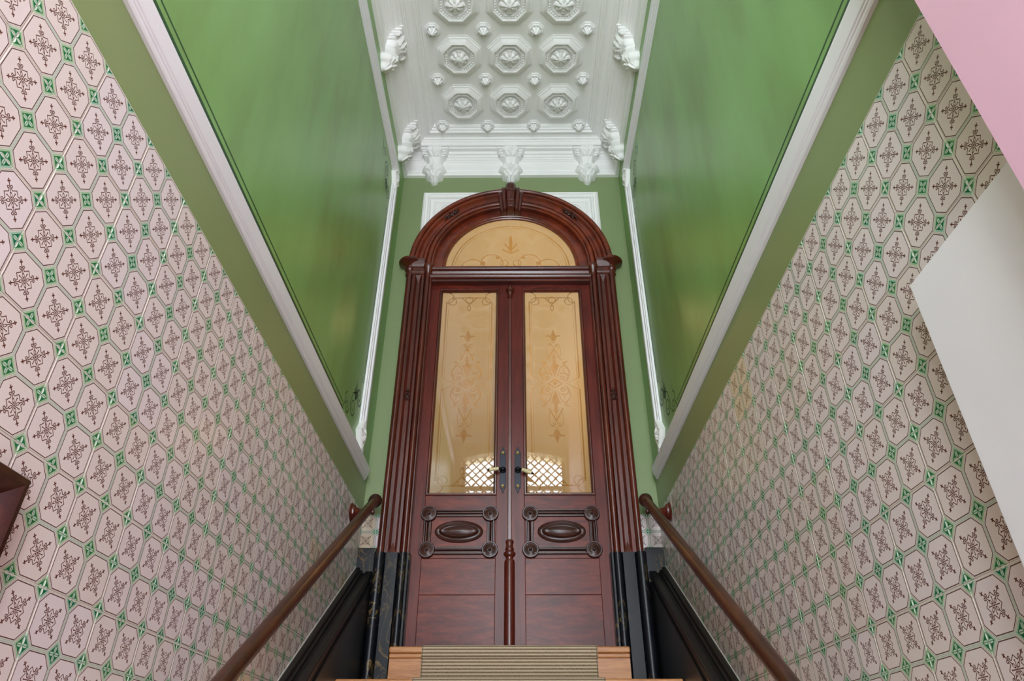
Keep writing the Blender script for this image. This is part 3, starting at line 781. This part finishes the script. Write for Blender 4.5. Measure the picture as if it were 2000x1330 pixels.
# ================================================================ door leaves
YD = D                                                       # face of the leaves
def leaf(sg, k, label):
    d = thing('door_%d' % k, label, 'door', (X0 + sg * .30, YD, LZ), kind='structure')
    xs = lambda a: X0 + sg * a
    def bx(nm, a, b, z0, z1, mat, y0=YD, y1=YD + .045, bev=.002, par=d):
        return MB().box((min(xs(a), xs(b)), y0, z0), (max(xs(a), xs(b)), y1, z1)).build(nm, mat, par, bevel=bev)
    bx('stile', .525, .605, LZ, 4.76, 'wood_leaf_v'); bx('stile', .004, .088, LZ, 4.76, 'wood_leaf_v')
    bx('top_rail', .088, .525, 4.672, 4.76, 'wood_leaf_h'); bx('lock_rail', .088, .525, 2.68, 3.068, 'wood_leaf_h')
    bx('lower_panel', .088, .525, 2.474, 2.6795, 'wood_leaf_h', YD + .001); bx('lower_panel', .088, .525, LZ, 2.4725, 'wood_leaf_h', YD + .001)
    x0, x1 = sorted((xs(.088), xs(.525)))
    mb = MB(); mb.rect(x0 - .004, x1 + .004, 3.064, 4.676, [(0, 0), (0, .006), (.006, .010), (.012, .010), (.016, .004), (.022, -.006), (.024, -.020)], lambda x, z, h: (x, YD - h, z))
    mb.build('glazing_bead', 'wood_v', d)
    cx, cz = (x0 + x1) / 2, (3.068 + 4.672) / 2
    mb = MB(); gy = YD + .014
    mb.add([(x0, gy, 3.062), (x1, gy, 3.062), (x1, gy, 4.678), (x0, gy, 4.678)], [(0, 1, 2, 3)])
    g = mb.build('glass_pane', 'glass', d, uvf=lambda p: (p.x - cx, p.z - cz)); g['label'] = 'tall frosted pane with etched scrollwork'
    # carved panel: four rosettes joined by twin mouldings round a raised oval
    ca, cb, zt, zb = .121, .497, 2.948, 2.728
    pf = MB().rect(min(xs(ca), xs(cb)) - .030, max(xs(ca), xs(cb)) + .030, zb - .030, zt + .030, [(.003, 0), (.003, .010), (.007, .015), (.012, .015), (.015, .008), (.018, .003), (.022, .003), (.025, .010), (.029, .014), (.033, .010), (.035, .005), (.039, .005), (.042, .010), (.047, .010), (.051, 0)], lambda x, z, h: (x, YD - h, z)).build('carved_frame', 'wood_black', d, smooth=30)
    for a in (ca, cb):
        for z in (zt, zb):
            r = MB().lathe([(.050, -.001), (.050, .012), (.046, .020), (.041, .020), (.038, .012), (.036, .012), (.022, .020), (.016, .021), (.013, .016), (.011, .016), (.009, .026), (.004, .030), (.001, .031)], (xs(a), YD, z), (0, -1, 0), 40).build('rosette', 'wood_black', pf, smooth=35)
    xm = xs((ca + cb) / 2); zm = (zt + zb) / 2
    mb = MB(); rows = []
    for sc, sz, h in ((.146, .067, -.001), (.146, .067, .006), (.140, .062, .010), (.128, .050, .004), (.118, .042, .006), (.114, .038, .018), (.106, .033, .022), (.098, .028, .020), (.07, .017, .027), (.03, .006, .030), (.001, .001, .031)):
        row = []
        for i in range(48):
            a = 2 * PI * i / 48; c_, s_ = math.cos(a), math.sin(a)
            pw = 1.0 if sc > .115 else 1.25
            row.append((xm + sc * c_, YD - h, zm + sz * math.copysign(abs(s_) ** pw, s_)))
        rows.append(row)
    mb.rows(rows, closed=True, caps=True); mb.build('oval_boss', 'wood_black', d, smooth=40)
    # lock plate
    xe = xs(.047); ze = 3.235
    pl = [(-.0195, -.118), (-.010, -.130), (-.006, -.146), (0, -.158), (.006, -.146), (.010, -.130), (.0195, -.118), (.0195, .118), (.010, .130), (.006, .146), (0, .158), (-.006, .146), (-.010, .130), (-.0195, .118)]
    mb = MB(); mb.extrude([(a, b) for a, b in pl], (xe, YD, ze), (xe, YD - .005, ze), (1, 0, 0), (0, 0, 1))
    ep = mb.build('lock_plate', 'iron', d, bevel=.0015); ep['label'] = 'blackened iron lock plate'
    for dz in (-.112, .112):
        MB().lathe([(.0115, 0), (.012, .002), (.010, .004), (.008, .003), (.006, .003), (.004, .006), (.001, .007)], (xe, YD - .005, ze + dz), (0, -1, 0), 18).build('plate_screw', 'brass', ep, smooth=40)
    if sg > 0:
        mb = MB(); mb.lathe([(.0035, 0), (.0035, .001)], (xe, YD - .0048, ze + .045), (0, -1, 0), 12); mb.box((xe - .0015, YD - .0058, ze + .032), (xe + .0015, YD - .0048, ze + .046)); mb.build('keyhole', 'black', ep)
    MB().lathe([(.020, 0), (.021, .004), (.016, .008), (.012, .010), (.010, .022), (.013, .028), (.008, .034), (.002, .036)], (xe, YD - .005, ze - .004), (0, -1, 0), 20).build('spindle_rose', 'iron', ep, smooth=40)
    drop = -.018 if sg < 0 else -.045
    p0 = Vector((xe + sg * .006, YD - .036, ze - .004)); p1 = Vector((xe + sg * .100, YD - .052, ze - .004 + drop))
    q = lambda t: tuple(p0 + (p1 - p0) * t)
    hd = MB().tube([q(0), q(.16), q(.22)], [.006, .006, .009], 10).build('handle', 'iron', d, smooth=50)
    MB().tube([q(.22), q(.24), q(.40), q(.42), q(.46), q(.62), q(.80), q(.86)], [.008, .0115, .0100, .0120, .0120, .0110, .0130, .0085], 14).build('handle_grip', 'ivory', hd, smooth=50)
    MB().tube([q(.86), q(.88), q(.93), q(.96), q(1.0)], [.007, .0085, .005, .007, .002], 10).build('handle_tip', 'iron', hd, smooth=50)
    return d
d1 = leaf(-1, 1, 'left leaf of the arched double door, with etched pane and ivory handle')
d2 = leaf(1, 2, 'right leaf of the arched double door, with etched pane and centre astragal')
# the astragal is fixed to the right leaf
xa = X0 - .004
MB().box((xa - .012, YD - .012, 2.78), (xa + .012, YD, 4.75)).build('astragal', 'wood_v', d2, bevel=.004)
MB().lathe([(.031, LZ), (.031, 2.655), (.028, 2.668), (.021, 2.672), (.022, 2.684), (.034, 2.696), (.036, 2.708), (.028, 2.718), (.023, 2.722), (.027, 2.734), (.022, 2.744), (.021, 2.764), (.025, 2.772), (.023, 2.784), (.012, 2.79)], (xa, YD, 0), (0, 0, 1), 28).build('turned_column', 'wood_v', d2, smooth=35)
MB().lathe([(.012, 4.585), (.019, 4.592), (.014, 4.602), (.016, 4.616), (.020, 4.626), (.020, 4.640), (.031, 4.650), (.032, 4.662), (.022, 4.672), (.012, 4.682), (.014, 4.694), (.008, 4.706), (.008, 4.74)], (xa, YD - .008, 0), (0, 0, 1), 24).build('turned_finial', 'wood_v', d2, smooth=35)

# hall behind the glazed doors, with its lamp
hall = MB()
hall.box((-1.6, D + 2.2, LZ - .2), (1.6, D + 2.3, 6.4)); hall.box((-1.7, D + .15, LZ - .2), (-1.6, D + 2.3, 6.4)); hall.box((1.6, D + .15, LZ - .2), (1.7, D + 2.3, 6.4))
hall.box((-1.7, D + .15, 6.3), (1.7, D + 2.3, 6.4))
for sg in (-1, 1): hall.box((min(sg * W, sg * 1.7), D, LZ - .2), (max(sg * W, sg * 1.7), D + .15, 6.4))
tag(hall.build('wall_hall', plain('ochre_wall', srgb(200, 172, 118), 0.7)), 'ochre walls of the lamplit hall behind the glazed doors', 'wall', kind='structure')
tag(MB().box((-1.7, D + .15, LZ - .1), (1.7, D + 2.3, LZ)).build('floor_hall', plain('hall_boards', srgb(96, 58, 36), 0.4)), 'brown floor of the hall behind the glazed doors', 'floor', kind='structure')
lamp = thing('hall_lamp', 'warm lamp glowing through the right etched pane', 'lamp', (.74, D + .75, 3.55))
MB().lathe([(.05, 3.55), (.055, 3.565), (.02, 3.58), (.012, 3.60), (.012, 3.72)], (.74, D + .75, 0), (0, 0, 1), 20).build('lamp_stem', 'brass', lamp, smooth=40)
def emis(name, c, s):
    m, nt, b = new_mat(name); b.inputs['Emission Color'].default_value = c; b.inputs['Emission Strength'].default_value = s; b.inputs['Base Color'].default_value = c; return m
MB().lathe([(.03, 3.72), (.10, 3.76), (.13, 3.85), (.10, 3.94), (.03, 3.98)], (.74, D + .75, 0), (0, 0, 1), 24).build('lamp_globe', emis('lamp_glow', (1, .72, .36, 1), 14), lamp, smooth=60)
l2 = bpy.data.lights.new('hall_lamp_light', 'POINT'); l2.energy = 24; l2.color = (1, .84, .60); l2.shadow_soft_size = .12
l2o = bpy.data.objects.new('hall_lamp_light', l2); COL.objects.link(l2o); l2o.location = (.1, D + 1.3, 5.3); attach(l2o, lamp)

# ================================================================ black bases
for sg, sd in ((-1, 'left'), (1, 'right')):
    t = thing('marble_plinth', 'black gold veined plinth under the %s door pilaster' % sd, 'plinth', (X0 + sg * .7, D - .1, LZ - RISE), 'marbled plinths of the doorway')
    Z0 = LZ - RISE
    pr = [(.582, -.02), (.582, .064), (.590, .070), (.600, .070), (.603, .060)] + [(.603 + .022 + .022 * math.cos(R(180 - a)), .066 + .020 * math.sin(R(a))) for a in range(0, 181, 20)] + \
         [(.650, .062), (.654, .078), (.722, .078), (.728, .064)] + [(.730 + .030 + .030 * math.cos(R(180 - a)), .068 + .030 * math.sin(R(a))) for a in range(0, 181, 15)] + [(.793, .06), (.793, 0)]
    mb = MB(); mb.extrude([(sg * a, b) for a, b in pr], (X0, D, Z0), (X0, D, PL_TOP), (1, 0, 0), (0, -1, 0), closed=True)
    mb.build('plinth_body', 'marble', t, smooth=35)
    MB().box((min(sg * .79, sg * W), D - .030, Z0), (max(sg * .79, sg * W), D - .003, 2.735)).build('plinth_slab', 'marble', t, bevel=.004)
    # raking black string along the wall
    s = thing('baseboard_%s' % sd, 'black panelled raking skirting beside the stairs on the %s wall' % sd, 'skirting', (sg * .85, 2.4, 1.2), kind='structure')
    xi, xo = sg * .795, sg * (W - .001)
    y1 = D - .031; y0 = .72
    def prism(nm, xa_, xb_, top, bot, mat, ya=y0, yb=y1, bev=0):
        m = MB(); vs = []
        for x in (xa_, xb_):
            vs += [(x, ya, rake_z(ya) + bot), (x, yb, rake_z(yb) + bot), (x, yb, rake_z(yb) + top), (x, ya, rake_z(ya) + top)]
        m.add(vs, [(0, 1, 2, 3), (7, 6, 5, 4), (0, 4, 5, 1), (1, 5, 6, 2), (2, 6, 7, 3), (3, 7, 4, 0)])
        return m.build(nm, mat, s, bevel=bev)
    prism('string_board', sg * .835, xo, -.035, -.62, 'black')
    prism('string_capping', sg * (W - .034), xo, .0, -.04, 'black', bev=.008)
    prism('grout_fillet', sg * (W - .009), xo, .006, -.01, 'grout')
    prism('string_ledge', sg * (W - .048), xo, -.018, -.05, 'black', bev=.005)
    prism('string_moulding', sg * .800, sg * .845, -.022, -.055, 'black', bev=.008)
    prism('string_moulding', sg * .806, sg * .845, -.060, -.085, 'black', bev=.006)
    prism('string_face', sg * .795, sg * .845, -.085, -.62, 'black', bev=.003)

# ================================================================ stairs, runner
st = thing('staircase', 'pine staircase rising to the arched door between black skirtings', 'staircase', (0, 2.2, 0))
YN = 3.70                                                    # nosing of the landing
for i in range(NSTEP):
    z = LZ - RISE * i; yn = YN - GOING * i; hw = .605 if i == 0 else .793
    yb = D - .10 if i == 0 else yn + GOING + .04
    MB().box((X0 - hw, yn, z - .030), (X0 + hw, yb, z)).build('tread', 'oak', st, bevel=.008, segs=3)
    MB().box((X0 - hw + .001, yn + .008, z - .052), (X0 + hw - .001, yn + .06, z - .0305)).build('tread_moulding', 'oak', st, bevel=.006)
    MB().box((X0 - hw + .002, yn + .020, z - RISE + .0005), (X0 + hw - .002, yn + .045, z - .0525)).build('riser', 'oak', st)
MB().box((-.600, YN + .046, LZ - RISE), (.600, D - .10, LZ - .031)).build('landing_block', 'oak', st)
MB().box((-.575, D - .0995, LZ - RISE), (.575, D - .001, LZ)).build('threshold', 'oak', st)
path = []
for i in range(NSTEP - 1, -1, -1):
    z = LZ - RISE * i; yn = YN - GOING * i
    path += [(yn + .013, z - RISE + .007), (yn + .010, z - .06), (yn - .003, z - .050), (yn - .006, z - .030), (yn - .006, z - .010), (yn - .001, z + .002), (yn + .008, z + .006)]
    path += [(yn + .15, z + .006)] if i else [(D - .02, LZ + .006)]
mb = MB(); HR = .440; dist = [0]
for a, b in zip(path, path[1:]): dist.append(dist[-1] + math.dist(a, b))
rows = [[(X0 - HR, y + .008, z - .006), (X0 - HR, y, z)] + [(X0 + HR * k / 4, y, z) for k in range(-3, 5)] + [(X0 + HR, y + .008, z - .006)] for y, z in path]
mb.rows(rows)
me_d = {}
for r, dd in zip(rows, dist):
    for p in r: me_d[(round(p[0], 4), round(p[1], 4), round(p[2], 4))] = dd
run = mb.build('stair_runner', 'runner', None, smooth=50, uvf=lambda p: (p.x - X0, me_d[(round(p.x, 4), round(p.y, 4), round(p.z, 4))]))
tag(run, 'beige ribbed sisal runner down the middle of the stairs', 'carpet')

# ================================================================ handrails
for sg, sd in ((-1, 'left'), (1, 'right')):
    xr = sg * .812 + (.0 if sg < 0 else -.004)
    ye, ze = (3.93, 2.985)
    h = thing('handrail', 'round brown wooden handrail along the %s tiled wall' % sd, 'handrail', (xr, 2.2, 1.9), 'handrails of the staircase')
    dy, dz = math.cos(RAKE), math.sin(RAKE)
    L = 3.9
    MB().tube([(xr, ye - dy * L, ze - dz * L), (xr, ye - dy * .03, ze - dz * .03)], .0285, 20).build('rail', 'rail', h, smooth=40)
    MB().lathe([(.030, -.045), (.033, -.036), (.037, -.030), (.037, -.020), (.034, -.018), (.039, -.004), (.041, .010), (.036, .026), (.022, .036), (.002, .039)], (xr, ye, ze), (0, dy, dz), 28).build('end_knob', 'wood_black', h, smooth=40)
    for k in (.22, 2.9):
        yb, zb = ye - dy * k, ze - dz * k
        br = MB().lathe([(.052, 0), (.054, .006), (.048, .012), (.045, .014), (.043, .022), (.034, .026), (.030, .030), (.024, .044), (.020, .048), (.022, .054), (.018, .060), (.016, .10)], (sg * (W - .006), yb, zb - .012), (-sg, 0, 0), 28).build('bracket', 'wood_v', h, smooth=40)
        MB().lathe([(.014, 0), (.018, .006), (.016, .014), (.006, .018), (.001, .019)], (xr - sg * .026, yb, zb - .010), (-sg, 0, 0), 16).build('bracket_button', 'wood_black', br, smooth=40)

# ================================================================ near the camera
fr = thing('wooden_frame', 'dark polished wooden picture frame on the left tiled wall', 'frame', (-.88, .85, 1.35))
mb = MB(); xw = -W + .006
mb.rect(.42, 1.187, 1.30, 2.030, [(0, 0), (0, .036), (.004, .042), (.016, .044), (.022, .040), (.040, .022), (.046, .022), (.060, .014), (.064, .012), (.064, 0)], lambda y, z, h: (xw + h, y, z))
mb.build('frame_moulding', 'wood_black', fr, smooth=25)
MB().box((xw, .48, 1.36), (xw + .008, 1.127, 1.97)).build('frame_panel', 'wood_leaf_v', fr)

dl = thing('door_3', 'plain white open door leaf standing against the right tiled wall', 'door', (.86, .9, 0), kind='structure')
MB().box((.860, .765, .008), (.896, 1.137, 2.436)).build('leaf', 'white_paint', dl, bevel=.002)
for z in (.3, 1.2, 2.2): MB().tube([(.853, .768, z - .05), (.853, .768, z + .05)], .007, 10).build('hinge', 'brass', dl, smooth=40)
pk = MB().box((.812, YB + .001, 0), (W - .006, .75, ZC - .001)).build('wall_right_nib', 'pink'); tag(pk, 'pink painted wall lining at the right edge beside the white door', 'wall', kind='structure')
